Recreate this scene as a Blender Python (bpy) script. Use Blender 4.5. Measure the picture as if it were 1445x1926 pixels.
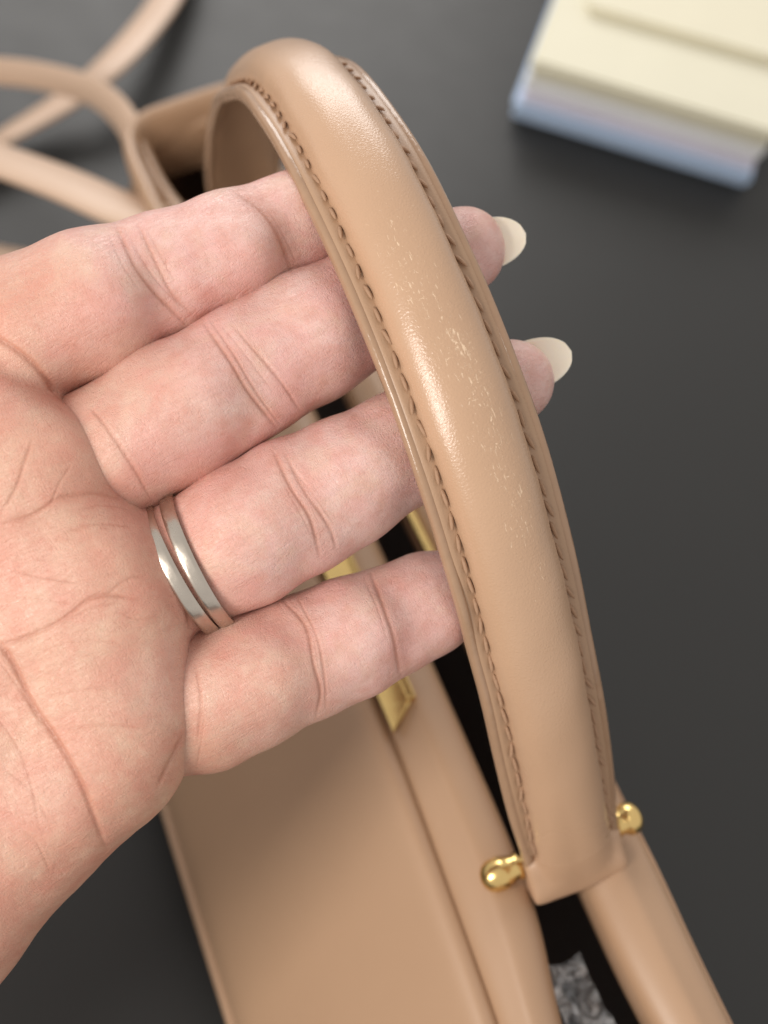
import bpy, bmesh, math, random
import numpy as np
from mathutils import Matrix, Vector

rng = np.random.default_rng(7)
random.seed(7)

# ---------------------------------------------------------------- camera frame
# The photograph is 1445 x 1926 px.  Measurements are taken in a camera frame
# (x right, y down, z forward, mm) and turned into a z-up world in metres.
F = 2223.0
CX, CY = 722.5, 963.0
SC = 0.85e-3
UPV = np.array([0.136, -0.563, -0.815]); UPV /= np.linalg.norm(UPV)
H = 355.0
YW = np.array([0, 0, 1.0]) - UPV * UPV[2]; YW /= np.linalg.norm(YW)
XW = np.cross(YW, UPV)
M = np.stack([XW, YW, UPV])


def to_world(p):
    p = np.asarray(p, float)
    return (p @ M.T + np.array([0, 0, H])) * SC


def px(x, y, d):
    return np.array([(x - CX) * d / F, (y - CY) * d / F, d])


def ray(x, y):
    return np.array([(x - CX) / F, (y - CY) / F, 1.0])


def on_table(x, y, h=0.0):
    r = ray(x, y)
    return r * ((h - H) / (r @ UPV))


# handle / bag frame, found from the edges and stitch lines of the handle
A = np.array([40.5247, 72.5541, 251.234])
BW = np.array([.9272, -.3446, .1468])
BL = np.array([-.3672, -.7585, .5383])
BU = np.array([-.0741, -.5531, -.8298])


def bag(w, l, u):
    return A + np.multiply.outer(np.asarray(w, float), BW) + np.multiply.outer(np.asarray(l, float), BL) + np.multiply.outer(np.asarray(u, float), BU)


scene = bpy.context.scene
col = scene.collection
for o in list(bpy.data.objects):
    bpy.data.objects.remove(o)

cam_data = bpy.data.cameras.new('camera')
cam = bpy.data.objects.new('camera', cam_data)
col.objects.link(cam)
R = np.stack([M @ np.array([1, 0, 0.]), M @ np.array([0, -1, 0.]), M @ np.array([0, 0, -1.])], 1)
mw = Matrix([[*R[0], 0], [*R[1], 0], [*R[2], H * SC], [0, 0, 0, 1]])
cam.matrix_world = mw
cam_data.sensor_fit = 'HORIZONTAL'
cam_data.sensor_width = 36
cam_data.lens = 36 * F / 1445
cam_data.clip_start = 0.005
cam_data.clip_end = 50
cam_data.dof.use_dof = True
cam_data.dof.focus_distance = 208 * SC
cam_data.dof.aperture_fstop = cam_data.lens * 1e-3 / (4.4 * SC)
scene.camera = cam

# ---------------------------------------------------------------- light
world = bpy.data.worlds.new('World')
scene.world = world
world.use_nodes = True
bgn = world.node_tree.nodes['Background']
bgn.inputs['Color'].default_value = (1.0, 0.965, 0.93, 1)
bgn.inputs['Strength'].default_value = 0.74


def area(name, pos, target, sx, sy, power, color):
    d = bpy.data.lights.new(name, 'AREA')
    d.shape = 'RECTANGLE'
    d.size = sx; d.size_y = sy
    d.energy = power
    d.color = color
    o = bpy.data.objects.new(name, d)
    col.objects.link(o)
    o.location = pos
    o.rotation_euler = (Vector(target) - Vector(pos)).to_track_quat('-Z', 'Y').to_euler()
    return o


TGT = to_world(px(780, 800, 215))
area('window_light', TGT + M @ np.array([-.63, .15, -.76]) * 0.45, TGT, 0.125, 0.26, 1.8, (1.0, 0.95, 0.89))
# a bright window across the table: it is what the far left of the table mirrors
_p = to_world(on_table(300, 60)); _d = M @ ray(300, 60); _d = _d / np.linalg.norm(_d); _d[2] = -_d[2]
area('room_light', _p + _d * 1.15 + np.array([0, 0, .12]), TGT, 0.9, 0.6, 10.0, (1.0, 0.97, 0.94))

scene.view_settings.view_transform = 'Standard'
scene.view_settings.look = 'None'
scene.view_settings.exposure = 0.0
scene.view_settings.gamma = 1.0
scene.render.engine = 'CYCLES'

# ---------------------------------------------------------------- helpers


def new_mesh(name, verts, faces, mat=None, parent=None, smooth=True, origin=None, cam_frame=True):
    v = to_world(verts) if cam_frame else np.asarray(verts, float)
    if parent is not None:
        org = np.array(parent['_o'])
    else:
        org = np.array(origin) if origin is not None else np.zeros(3)
    me = bpy.data.meshes.new(name)
    me.from_pydata((v - org).tolist(), [], [list(map(int, f)) for f in faces])
    me.update()
    if smooth:
        me.polygons.foreach_set('use_smooth', [True] * len(me.polygons))
    ob = bpy.data.objects.new(name, me)
    col.objects.link(ob)
    if mat:
        me.materials.append(mat)
    if parent is not None:
        ob.parent = parent
    else:
        ob.location = org
    ob['_o'] = org.tolist()
    return ob


def tag(o, label, cat, group=None):
    o['label'] = label
    o['category'] = cat
    if group:
        o['group'] = group


def grid_faces(n, m, close_m=False, close_n=False, flip=False):
    fs = []
    for i in range(n if close_n else n - 1):
        for j in range(m if close_m else m - 1):
            a = i * m + j; b = i * m + (j + 1) % m
            c = ((i + 1) % n) * m + (j + 1) % m; d = ((i + 1) % n) * m + j
            fs.append((a, d, c, b) if flip else (a, b, c, d))
    return fs


def fix_normals(ob):
    bm = bmesh.new(); bm.from_mesh(ob.data)
    bmesh.ops.recalc_face_normals(bm, faces=bm.faces)
    bm.to_mesh(ob.data); bm.free()


def loft(name, rings, mat, parent=None, caps=True, origin=None, smooth=True):
    """rings: list of closed loops (m,3), same length."""
    n = len(rings); m = len(rings[0])
    v = np.concatenate(rings)
    fs = grid_faces(n, m, close_m=True)
    if caps:
        fs.append(tuple(range(m - 1, -1, -1)))
        fs.append(tuple((n - 1) * m + i for i in range(m)))
    ob = new_mesh(name, v, fs, mat, parent, smooth, origin)
    fix_normals(ob)
    return ob


def autosmooth(ob, ang=35):
    me = ob.data
    bm = bmesh.new(); bm.from_mesh(me)
    for e in bm.edges:
        if len(e.link_faces) == 2 and e.calc_face_angle(0) > math.radians(ang):
            e.smooth = False
    bm.to_mesh(me); bm.free()


def cr(pts, n=40):
    pts = np.asarray(pts, float)
    p = np.vstack([2 * pts[0] - pts[1], pts, 2 * pts[-1] - pts[-2]])
    out = []
    for i in range(1, len(p) - 2):
        t = np.linspace(0, 1, n, endpoint=False)[:, None]
        a, b, c, d = p[i - 1], p[i], p[i + 1], p[i + 2]
        out.append(.5 * ((2 * b) + (-a + c) * t + (2 * a - 5 * b + 4 * c - d) * t * t + (-a + 3 * b - 3 * c + d) * t ** 3))
    out.append(p[-2][None])
    return np.vstack(out)


def resample(c, step):
    d = np.r_[0, np.cumsum(np.linalg.norm(np.diff(c, axis=0), axis=1))]
    s = np.linspace(0, d[-1], max(2, int(round(d[-1] / step)) + 1))
    return np.stack([np.interp(s, d, c[:, k]) for k in range(c.shape[1])], 1), s


# ---------------------------------------------------------------- materials


class NT:
    def __init__(self, name):
        self.m = bpy.data.materials.new(name)
        self.m.use_nodes = True
        self.t = self.m.node_tree
        self.b = self.t.nodes['Principled BSDF']
        self.out = self.t.nodes['Material Output']

    def n(self, typ, **kw):
        nd = self.t.nodes.new(typ)
        for k, v in kw.items():
            if k in nd.inputs:
                nd.inputs[k].default_value = v
            else:
                setattr(nd, k, v)
        return nd

    def l(self, a, b):
        self.t.links.new(a, b)

    def coord(self, scale=(1, 1, 1)):
        tc = self.n('ShaderNodeTexCoord')
        mp = self.n('ShaderNodeMapping')
        mp.inputs['Scale'].default_value = scale
        self.l(tc.outputs['Object'], mp.inputs['Vector'])
        return mp.outputs['Vector']

    def noise(self, vec, scale, detail=4, rough=.55, dist=0):
        nd = self.n('ShaderNodeTexNoise')
        nd.inputs['Scale'].default_value = scale
        nd.inputs['Detail'].default_value = detail
        nd.inputs['Roughness'].default_value = rough
        nd.inputs['Distortion'].default_value = dist
        if vec is not None:
            self.l(vec, nd.inputs['Vector'])
        return nd

    def ramp(self, fac, stops):
        r = self.n('ShaderNodeValToRGB')
        e = r.color_ramp.elements
        while len(e) < len(stops):
            e.new(0.5)
        for k, (p, c) in enumerate(stops):
            e[k].position = p
            e[k].color = (*c, 1) if len(c) == 3 else c
        self.l(fac, r.inputs['Fac'])
        return r.outputs['Color']

    def mix(self, fac, a, b, mode='MIX'):
        m = self.n('ShaderNodeMix', data_type='RGBA', blend_type=mode)
        for s, v in ((m.inputs[0], fac), (m.inputs[6], a), (m.inputs[7], b)):
            if hasattr(v, 'is_linked'):
                self.l(v, s)
            else:
                s.default_value = v if not isinstance(v, tuple) or len(v) == 4 else (*v, 1)
        return m.outputs[2]

    def math(self, op, a, b=None, c=None):
        m = self.n('ShaderNodeMath', operation=op)
        for k, v in enumerate((a, b, c)):
            if v is None:
                continue
            if hasattr(v, 'is_linked'):
                self.l(v, m.inputs[k])
            else:
                m.inputs[k].default_value = v
        return m.outputs[0]

    def bump(self, h, strength, dist, normal=None):
        b = self.n('ShaderNodeBump')
        b.inputs['Strength'].default_value = strength
        b.inputs['Distance'].default_value = dist
        self.l(h, b.inputs['Height'])
        if normal is not None:
            self.l(normal, b.inputs['Normal'])
        return b.outputs['Normal']

    def set(self, **kw):
        for k, v in kw.items():
            k = k.replace('_', ' ')
            s = self.b.inputs[k]
            if hasattr(v, 'is_linked'):
                self.l(v, s)
            else:
                s.default_value = (*v, 1) if isinstance(v, tuple) and len(v) == 3 and s.type == 'RGBA' else v
        return self


def leather(name, c1, c2, rough=.46, grain=1.0, scuffs=False):
    t = NT(name)
    v = t.coord()
    big = t.noise(v, 28, 3)
    mid = t.noise(v, 160, 4)
    colr = t.mix(t.math('MULTIPLY_ADD', mid.outputs['Fac'], .25, t.math('MULTIPLY', big.outputs['Fac'], .75)), c1, c2)
    vor = t.n('ShaderNodeTexVoronoi', feature='DISTANCE_TO_EDGE')
    vor.inputs['Scale'].default_value = 1900
    t.l(v, vor.inputs['Vector'])
    fine = t.noise(v, 2600, 3)
    hgt = t.math('MULTIPLY_ADD', fine.outputs['Fac'], .5, t.math('MINIMUM', vor.outputs['Distance'], .35))
    nrm = t.bump(hgt, .30 * grain, .00012)
    r = t.math('MULTIPLY_ADD', big.outputs['Fac'], .18, rough - .09)
    if scuffs:
        at = t.n('ShaderNodeAttribute', attribute_name='wear')
        uvn = t.n('ShaderNodeUVMap', uv_map='UVMap')
        mp = t.n('ShaderNodeMapping')
        mp.inputs['Scale'].default_value = (.62, 3.0, 1)
        mp.inputs['Rotation'].default_value = (0, 0, .35)
        t.l(uvn.outputs['UV'], mp.inputs['Vector'])
        sn = t.noise(mp.outputs['Vector'], 1.0, 3, .6, .8)
        cl = t.noise(uvn.outputs['UV'], .16, 2)
        mp2 = t.n('ShaderNodeMapping')
        mp2.inputs['Scale'].default_value = (2.9, .9, 1)
        mp2.inputs['Rotation'].default_value = (0, 0, -.3)
        t.l(uvn.outputs['UV'], mp2.inputs['Vector'])
        sn2 = t.noise(mp2.outputs['Vector'], 1.0, 3, .6, .8)
        wear = at.outputs['Fac']
        mx = t.math('MAXIMUM', sn.outputs['Fac'], t.math('SUBTRACT', sn2.outputs['Fac'], .05))
        thr = t.math('ADD', mx, t.math('MULTIPLY_ADD', wear, .20, t.math('MULTIPLY_ADD', cl.outputs['Fac'], .24, -.30)))
        mk = t.ramp(thr, [(.625, (0, 0, 0)), (.665, (1, 1, 1))])
        mk = t.math('MULTIPLY', mk, t.math('POWER', wear, .6))
        colr = t.mix(t.math('MULTIPLY', mk, .7), colr, (.82, .62, .43))
        nrm = t.bump(mk, .35, -.00010, nrm)
        # rubbed patch is a little shinier and creased across
        r = t.math('MULTIPLY_ADD', wear, -.10, r)
        cre = t.n('ShaderNodeMapping')
        cre.inputs['Scale'].default_value = (1.3, .5, 1)
        t.l(uvn.outputs['UV'], cre.inputs['Vector'])
        cn = t.noise(cre.outputs['Vector'], 1.6, 2)
        nrm = t.bump(t.math('MULTIPLY', cn.outputs['Fac'], wear), .35, .00022, nrm)
    t.set(Base_Color=colr, Roughness=r, Normal=nrm, Specular_IOR_Level=.45)
    t.b.inputs['Coat Weight'].default_value = .3
    t.b.inputs['Coat Roughness'].default_value = .30
    return t.m


M_LEA = leather('tan_leather', (.425, .268, .164), (.385, .236, .142))
M_LEA_LIT = leather('tan_leather_lit', (.60, .42, .30), (.55, .375, .26), .5, .8)  # same tan leather; the stronger light on the strap is painted in as paler colour
M_ROLL = leather('tan_leather_worn', (.52, .335, .214), (.465, .288, .180), .26, 1.7, True)
M_ROLL2 = leather('tan_leather_tab', (.50, .318, .2), (.45, .275, .17), .42, 1.1)
M_IN = leather('tan_leather_inner', (.36, .235, .165), (.31, .2, .14), .62, .8)


def simple(name, c, rough, metal=0.0, spec=.5):
    t = NT(name)
    v = t.coord()
    ns = t.noise(v, 400, 4)
    t.set(Base_Color=t.mix(ns.outputs['Fac'], tuple(x * .9 for x in c), tuple(min(1, x * 1.08) for x in c)),
          Roughness=t.math('MULTIPLY_ADD', ns.outputs['Fac'], .12, rough - .06), Metallic=metal, Specular_IOR_Level=spec)
    return t


t = simple('edge_lacquer', (.36, .225, .14), .18)
t.set(Normal=t.bump(t.noise(t.coord(), 260, 3).outputs['Fac'], .35, .0005))
M_EDGE = t.m
t = simple('thread', (.37, .222, .135), .75)
t.set(Normal=t.bump(t.noise(t.coord((1, 1, 1)), 2500, 3).outputs['Fac'], .5, .0003))
M_THREAD = t.m
t = simple('gold_metal', (.78, .55, .22), .24, 1.0)
t.set(Normal=t.bump(t.noise(t.coord(), 300, 3).outputs['Fac'], .12, .0006))
M_GOLD = t.m
t = simple('silver_metal', (.56, .50, .43), .26, 1.0)
t.set(Normal=t.bump(t.noise(t.coord((1, 1, 1)), 500, 3).outputs['Fac'], .15, .0003))
M_SILVER = t.m
M_LINING = simple('dark_lining', (.13, .108, .10), .6).m
t = NT('nail_polish')
ns = t.noise(t.coord(), 120, 3)
t.set(Base_Color=t.mix(ns.outputs['Fac'], (.94, .83, .67), (.95, .86, .72)), Roughness=.22, Coat_Weight=.4, Subsurface_Weight=.3)
t.b.inputs['Subsurface Radius'].default_value = (.004, .0035, .0025)
M_NAIL = t.m

# table
t = NT('dark_table')
v = t.coord()
big = t.noise(v, 5, 4)
fine = t.noise(v, 900, 4)
mott = t.noise(v, 60, 5)
c = t.mix(big.outputs['Fac'], (.025, .0252, .0248), (.031, .0305, .029))
c = t.mix(t.math('MULTIPLY', fine.outputs['Fac'], .25), c, (.050, .048, .045))
t.set(Base_Color=c, Roughness=t.math('MULTIPLY_ADD', mott.outputs['Fac'], .10, .40), Normal=t.bump(fine.outputs['Fac'], .12, .0002), Specular_IOR_Level=.3)
M_TABLE = t.m

# skin
t = NT('skin')
v = t.coord()
at = t.n('ShaderNodeAttribute', attribute_name='tone')
blot = t.noise(v, 75, 5, .65, .8)
blot2 = t.noise(v, 330, 4, .6)
redness = t.n('ShaderNodeAttribute', attribute_name='flush')
cp = t.mix(t.ramp(blot.outputs['Fac'], [(.3, (0, 0, 0)), (.7, (1, 1, 1))]), (.63, .395, .285), (.61, .265, .195))
cf = t.mix(t.ramp(blot.outputs['Fac'], [(.3, (0, 0, 0)), (.7, (1, 1, 1))]), (.74, .515, .455), (.71, .375, .335))
c = t.mix(at.outputs['Fac'], cp, cf)
c = t.mix(t.math('MULTIPLY', t.ramp(blot2.outputs['Fac'], [(.42, (0, 0, 0)), (.72, (1, 1, 1))]), .5), c, (.60, .26, .19))
blot3 = t.noise(v, 130, 3, .6, 1.0)
c = t.mix(t.math('MULTIPLY', t.ramp(blot3.outputs['Fac'], [(.5, (0, 0, 0)), (.78, (1, 1, 1))]), .45), c, (.70, .50, .37))
c = t.mix(redness.outputs['Fac'], c, (.45, .175, .11))
uvs = t.coord((1, 1, 1))
rid = t.n('ShaderNodeTexVoronoi', feature='DISTANCE_TO_EDGE')
rid.inputs['Scale'].default_value = 820
wv = t.noise(v, 500, 2)
t.l(t.mix(.02, v, wv.outputs['Color']), rid.inputs['Vector'])
h = t.math('MULTIPLY_ADD', t.noise(v, 1800, 3).outputs['Fac'], .35, t.math('MINIMUM', rid.outputs['Distance'], .3))
nb = t.bump(h, .45, .00018)
lines = t.n('ShaderNodeTexNoise')
lines.inputs['Scale'].default_value = 260
lines.inputs['Detail'].default_value = 4
lines.inputs['Distortion'].default_value = 1.2
t.l(v, lines.inputs['Vector'])
nb = t.bump(lines.outputs['Fac'], .08, .0005, nb)
hcn = t.n('ShaderNodeAttribute', attribute_name='hand_coord')
def aniso(sx, sy, scale, thr):
    mp_ = t.n('ShaderNodeMapping')
    mp_.inputs['Scale'].default_value = (sx, sy, .3)
    t.l(hcn.outputs['Vector'], mp_.inputs['Vector'])
    nn_ = t.noise(mp_.outputs['Vector'], scale, 3, .6, .6)
    return t.ramp(t.math('ABSOLUTE', t.math('SUBTRACT', nn_.outputs['Fac'], .5)), [(0, (0, 0, 0)), (thr, (1, 1, 1))])
nb = t.bump(aniso(.16, 1.3, 1.0, .05), .30, .00022, nb)
nb = t.bump(aniso(.9, .22, 1.0, .05), .20, .00022, nb)
nb = t.bump(aniso(2.2, 1.6, 1.0, .09), .22, .00014, nb)
t.set(Base_Color=c, Roughness=t.math('MULTIPLY_ADD', blot2.outputs['Fac'], .14, .25), Normal=nb,
      Subsurface_Weight=.12, Subsurface_Scale=1.0, Specular_IOR_Level=.58)
t.b.inputs['Subsurface Radius'].default_value = (.0026, .0010, .0006)
M_SKIN = t.m


def paper(name, c):
    t = NT(name)
    v = t.coord((1, 1, 1))
    lay = t.n('ShaderNodeTexWave', wave_type='BANDS', bands_direction='Z')
    lay.inputs['Scale'].default_value = 900
    lay.inputs['Distortion'].default_value = 1.5
    t.l(v, lay.inputs['Vector'])
    ns = t.noise(v, 45, 3)
    t.set(Base_Color=t.mix(ns.outputs['Fac'], c, tuple(x * .93 for x in c)), Roughness=.8, Normal=t.bump(lay.outputs['Fac'], .3, .0003))
    return t.m


# ---------------------------------------------------------------- table
tp = to_world(np.array([on_table(720, 700)]))[0]
tx, ty, th = 0.95, 0.85, 0.03
bm = bmesh.new()
bmesh.ops.create_cube(bm, size=1)
for vv in bm.verts:
    vv.co = Vector((vv.co.x * 2 * tx, vv.co.y * 2 * ty, vv.co.z * th - th / 2))
bmesh.ops.bevel(bm, geom=bm.edges[:], offset=.004, segments=2, affect='EDGES')
me = bpy.data.meshes.new('table_top'); bm.to_mesh(me); bm.free()
me.materials.append(M_TABLE)
table = bpy.data.objects.new('table_top', me); col.objects.link(table)
table.location = (tp[0], tp[1] + .1, 0)
table['kind'] = 'structure'

# ---------------------------------------------------------------- handbag
bag_org = to_world(bag(-28, 107, -84)[None])[0]
handbag = bpy.data.objects.new('handbag', None)
col.objects.link(handbag)
handbag.location = bag_org
handbag['_o'] = bag_org.tolist()
tag(handbag, 'tan leather handbag with rolled top handle held up over a dark table', 'handbag')

L0, L1 = -72.0, 286.0
ls = np.linspace(L0, L1, 60)


def itp(l, tab):
    a = np.array(tab, float)
    # smooth interpolation
    c = cr(a, 12)
    return np.interp(l, c[:, 0], c[:, 1])


WIN_L = [(-80, -23), (-30, -16), (0, -10), (50, -8.2), (110, -7.5), (180, -9), (225, -14), (258, -20.5), (290, -21)]
WOUT_L = [(-80, -34), (-30, -29.5), (0, -27.5), (50, -25.5), (110, -25), (180, -25), (230, -26), (290, -27)]
WIN_R = [(-80, 3), (-30, 0), (0, .5), (60, 2), (110, 2), (180, 3), (230, 5), (290, 7)]
WOUT_R = [(-80, 15), (-30, 16.5), (0, 18), (60, 19), (180, 19), (230, 18), (290, 16)]


def rim(name, win, wout, sgn):
    rings = []
    for l in ls:
        a = itp(l, win); b = itp(l, wout)
        wob = .5 * math.sin(l * .045 + sgn) + .3 * math.sin(l * .11 + 2 * sgn)
        t_ = np.array([(0, -30), (0, -13), (.05, -9.8), (.16, -8.0), (.32, -7.0), (.46, -6.6), (.54, -6.7), (.64, -7.8), (.82, -9.3), (.95, -11), (1.0, -13.5), (1.0, -30)])
        w = a + (b - a) * t_[:, 0]
        u = t_[:, 1] + wob
        rings.append(bag(w, np.full(len(w), l), u))
    ob = loft(name, rings, M_LEA, handbag)
    sub = ob.modifiers.new('sub', 'SUBSURF'); sub.levels = 1; sub.render_levels = 1
    return ob


rim('rim', WIN_L, WOUT_L, 1)
rim('rim', WIN_R, WOUT_R, -1)


def shell(name, outer, mat, thick, ex0=L0, ex1=L1, n=50, bulge=0.0):
    """outer(l) -> (k,2) polyline in (w,u); thickness inwards."""
    rings = []
    for l in np.linspace(ex0, ex1, n):
        p = outer(l)
        p, _ = resample(p, 3.0) if False else (p, None)
        tng = np.gradient(p, axis=0); tng /= np.linalg.norm(tng, axis=1)[:, None]
        nr = np.stack([-tng[:, 1], tng[:, 0]], 1)
        q = p + nr * thick
        loop = np.vstack([p, q[::-1]])
        rings.append(bag(loop[:, 0], np.full(len(loop), l), loop[:, 1]))
    ob = loft(name, rings, mat, handbag)
    return ob


FRONT = np.array([(1.0, -12.2), (-.6, -10.9), (-3.8, -11.4), (-10, -16.5), (-22, -27.5), (-36, -41), (-48, -54), (-56, -64), (-59.5, -70.5), (-60, -74)])


BASE_L = [(-80, -80), (-30, -85), (10, -86), (120, -86), (170, -78), (220, -58), (260, -38), (290, -29)]


def base_left(l):
    return itp(l, BASE_L)


def front_poly(l):
    p = cr(FRONT, 5).copy()
    p[:, 0] += itp(l, WOUT_L) + (0 if l > -40 else 0)
    s = np.linspace(0, 1, len(p))
    p[:, 1] += 1.6 * np.sin(s * math.pi) * (1 + .3 * math.sin(l * .03))
    p[:, 0] += (base_left(l) - (-60 + itp(l, WOUT_L))) * np.clip((s - .15) / .85, 0, 1)
    return p


def back_poly(l):
    b = itp(l, WOUT_R)
    p = cr(np.array([(b + .2, -13), (b + 3, -30), (b + 8, -55), (b + 13, -80), (b + 14, -93)]), 6)
    return p


fp = shell('front_panel', front_poly, M_LEA, 2.4)
autosmooth(fp, 60)
bp = shell('back_panel', back_poly, M_LEA, -2.4)
autosmooth(bp, 60)


def base_poly(l):
    e = base_left(l)
    return np.array([(e + .5, -73.0), (e + 2, -75.5), (e + (4 - e) * .3, -80.5), (e + (4 - e) * .65, -87), (4, -93), (29, -98), (32.5, -96.5), (33.0, -93.5)])


shell('base_panel', base_poly, M_LEA, 2.6)

# piping along the lower front edge
pts = [bag(base_left(l) - .3, l, -73.6) for l in np.linspace(L0, L1, 50)]


def tube(name, path, rad, mat, parent=None, seg=10, caps=True, origin=None):
    path = np.asarray(path, float)
    tng = np.gradient(path, axis=0); tng /= np.linalg.norm(tng, axis=1)[:, None]
    ref = np.array([.3, .2, 1.0]); rings = []
    rad = np.broadcast_to(rad, (len(path),))
    for p, tt, r in zip(path, tng, rad):
        a = np.cross(tt, ref); a /= np.linalg.norm(a); b = np.cross(tt, a)
        th_ = np.linspace(0, 2 * math.pi, seg, endpoint=False)
        rings.append(p + r * (np.outer(np.cos(th_), a) + np.outer(np.sin(th_), b)))
    return loft(name, rings, mat, parent, caps, origin)


tube('piping', pts, 1.9, M_LEA, handbag, 12)


# end panels
def side_panel(l, lean, mat):
    e = base_left(l)
    f = lambda q: -26 + (e + 26) * q
    prof = np.array([(-26, -9), (f(.24), -22), (f(.6), -44), (f(.9), -64), (e + .5, -73), (e + (4 - e) * .3, -80), (e + (4 - e) * .65, -87), (4, -93), (30, -97), (32, -92), (24, -55), (19, -25), (17, -9), (8, -8), (-4, -8), (-16, -8)], float)
    cw, cu = -25, -55
    rings = []
    for k, (s, dl) in enumerate([(1, 0), (1, lean * .7), (.97, lean * 1.0), (.9, lean * 1.25), (.6, lean * 1.5), (.2, lean * 1.6)]):
        p = (prof - (cw, cu)) * s + (cw, cu)
        rings.append(bag(p[:, 0], np.full(len(p), l + dl), p[:, 1]))
    for k, (s, dl) in enumerate([(.2, -lean * .2), (.9, -lean * .4), (.985, -lean * .3)]):
        p = (prof - (cw, cu)) * s + (cw, cu)
        rings.append(bag(p[:, 0], np.full(len(p), l + dl), p[:, 1]))
    ob = loft('side_panel', rings, mat, handbag)
    return ob


side_panel(L0, -4, M_LEA)
side_panel(L1 - 1, 4, M_LEA)

# rolled band round the far end of the opening
lw = cr(np.array([(-27.5, 222), (-28.3, 245), (-28.5, 266), (-26.5, 278), (-20, 284.5), (-8, 286), (6, 286.5), (16, 286)]), 10)
lt = np.gradient(lw, axis=0); lt /= np.linalg.norm(lt, axis=1)[:, None]
rings = []
for p, t_ in zip(lw, lt):
    nr_w = np.array([-t_[1], t_[0]])
    th_ = np.linspace(0, 2 * math.pi, 16, endpoint=False)
    ox = 2.7 * np.sign(np.cos(th_)) * np.abs(np.cos(th_)) ** .7; oy = 8.5 * np.sign(np.sin(th_)) * np.abs(np.sin(th_)) ** .7
    rings.append(bag(p[0] + nr_w[0] * ox, p[1] + nr_w[1] * ox, -9.5 + oy))
loft('end_band', rings, M_LEA, handbag)

# dark lining
rings = []
for l in np.linspace(L0 + 3, L1 - 4, 40):
    a = itp(l, WIN_L); b = itp(l, WIN_R)
    e = base_left(l); q = np.clip((-26 - e) / 60, 0, 1)
    p = np.array([(a - .3, -14), (a - 8 * q, -26), (e + 28 * q, -62), (e + 6, -70), (-10 - 20 * q, -80), (22, -88), (20, -60), (14, -30), (b + .3, -14), (b + 2.2, -14), (16.5, -30), (23, -62), (25, -90), (-10 - 20 * q, -83.5), (e + 4.0, -72), (e + 4 + 21 * q, -61), (a - 3 - 8 * q, -26), (a - 2.5, -14)])
    rings.append(bag(p[:, 0], np.full(len(p), l), p[:, 1]))
loft('lining', rings, M_LINING, handbag)

# gold clasp on the rims


def slab(name, corners_lw, u0, thick, mat, parent, bev=.7, tilt=0.0, bulge=0):
    c = np.array(corners_lw, float)
    cen = c.mean(0)
    rings = []
    for inset, du in [(bev, 0), (0, bev * .6), (0, thick - bev * .6), (bev, thick)]:
        d = c - cen
        q = cen + d * (1 - inset / np.maximum(np.abs(d).max(0), 1e-3))
        rings.append(bag(q[:, 1], q[:, 0], u0 + du + tilt * (q[:, 1] - cen[1])))
    ob = loft(name, rings, mat, parent)
    autosmooth(ob, 30)
    return ob


slab('clasp_plate', [(44, -24.5), (49, -17.8), (108, -17.8), (110, -24.5)], -8.6, 2.6, M_GOLD, handbag, .6, .22)
slab('clasp_bar', [(49, -18.6), (49, -16.6), (106, -16.6), (106, -18.6)], -7.2, 3.2, M_GOLD, handbag, .4)
slab('clasp_bar', [(66, 1.6), (66, 3.2), (108, 3.2), (108, 1.6)], -9.4, 4.2, M_GOLD, handbag, .4)

# ---- handle
K = np.array([(0, 0), (21.3086, 48.7478), (48.8879, 87.0357), (89.6282, 106.3054), (131.5753, 105.0), (166, 84.5), (195, 56), (219, 24), (233, 2), (241, -12)])
hc, hs = resample(cr(K, 60), 1.6)
ht = np.gradient(hc, axis=0); ht /= np.linalg.norm(ht, axis=1)[:, None]
hn = np.stack([-ht[:, 1], ht[:, 0]], 1)
HL = hs[-1]


def hpt(i, w, h):
    """point on the handle: station index i, across w, outward h"""
    w = np.asarray(w, float); h = np.asarray(h, float)
    lu = hc[i] + np.multiply.outer(h, hn[i])
    return bag(w, lu[..., 0], lu[..., 1])


def hat(s, w, h):
    l = np.interp(s, hs, hc[:, 0]); u = np.interp(s, hs, hc[:, 1])
    nl = np.interp(s, hs, hn[:, 0]); nu = np.interp(s, hs, hn[:, 1])
    return bag(w, l + nl * h, u + nu * h)


# stations where the little finger presses the flange
s_pinky = hs[np.argmin(np.linalg.norm(hc - np.array([31, 65]), axis=1))]


def halfw(s):
    e = min(s, HL - s)
    return 12.0 - 1.3 * math.exp(-(e / 14.0) ** 2) + .04 * math.sin(s * .21) + .08 * math.sin(s * .083 + 1)


def sag(s, w):
    # flange edge waviness and dent by the little finger
    base = .10 * np.sin(s * .17 + 1.2 * np.sign(w)) * np.clip((np.abs(w) - 8) / 4, 0, 1)
    d = 1.1 * math.exp(-((s - s_pinky) / 7.0) ** 2) * np.clip((-w - 8) / 4, 0, 1)
    return base + d


rings = []
for i in range(len(hc)):
    hw = halfw(hs[i])
    w = np.array([-hw + .9, -hw + 1.4, -9.6, -8.3, -6, 0, 6, 8.3, 9.6, hw - 1.4, hw - .9, hw - .9, hw - 1.4, 8, 4, 0, -4, -8, -hw + 1.4, -hw + .9])
    h = np.array([-.9, -.2, -.2, -.42, -.5, -.6, -.5, -.42, -.2, -.2, -.9, -2.5, -3.1, -3.3, -3.35, -3.35, -3.35, -3.3, -3.1, -2.5])
    h = h + sag(hs[i], w)
    rings.append(hpt(i, w, h))
handle = loft('handle', rings, M_LEA, handbag)

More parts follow.
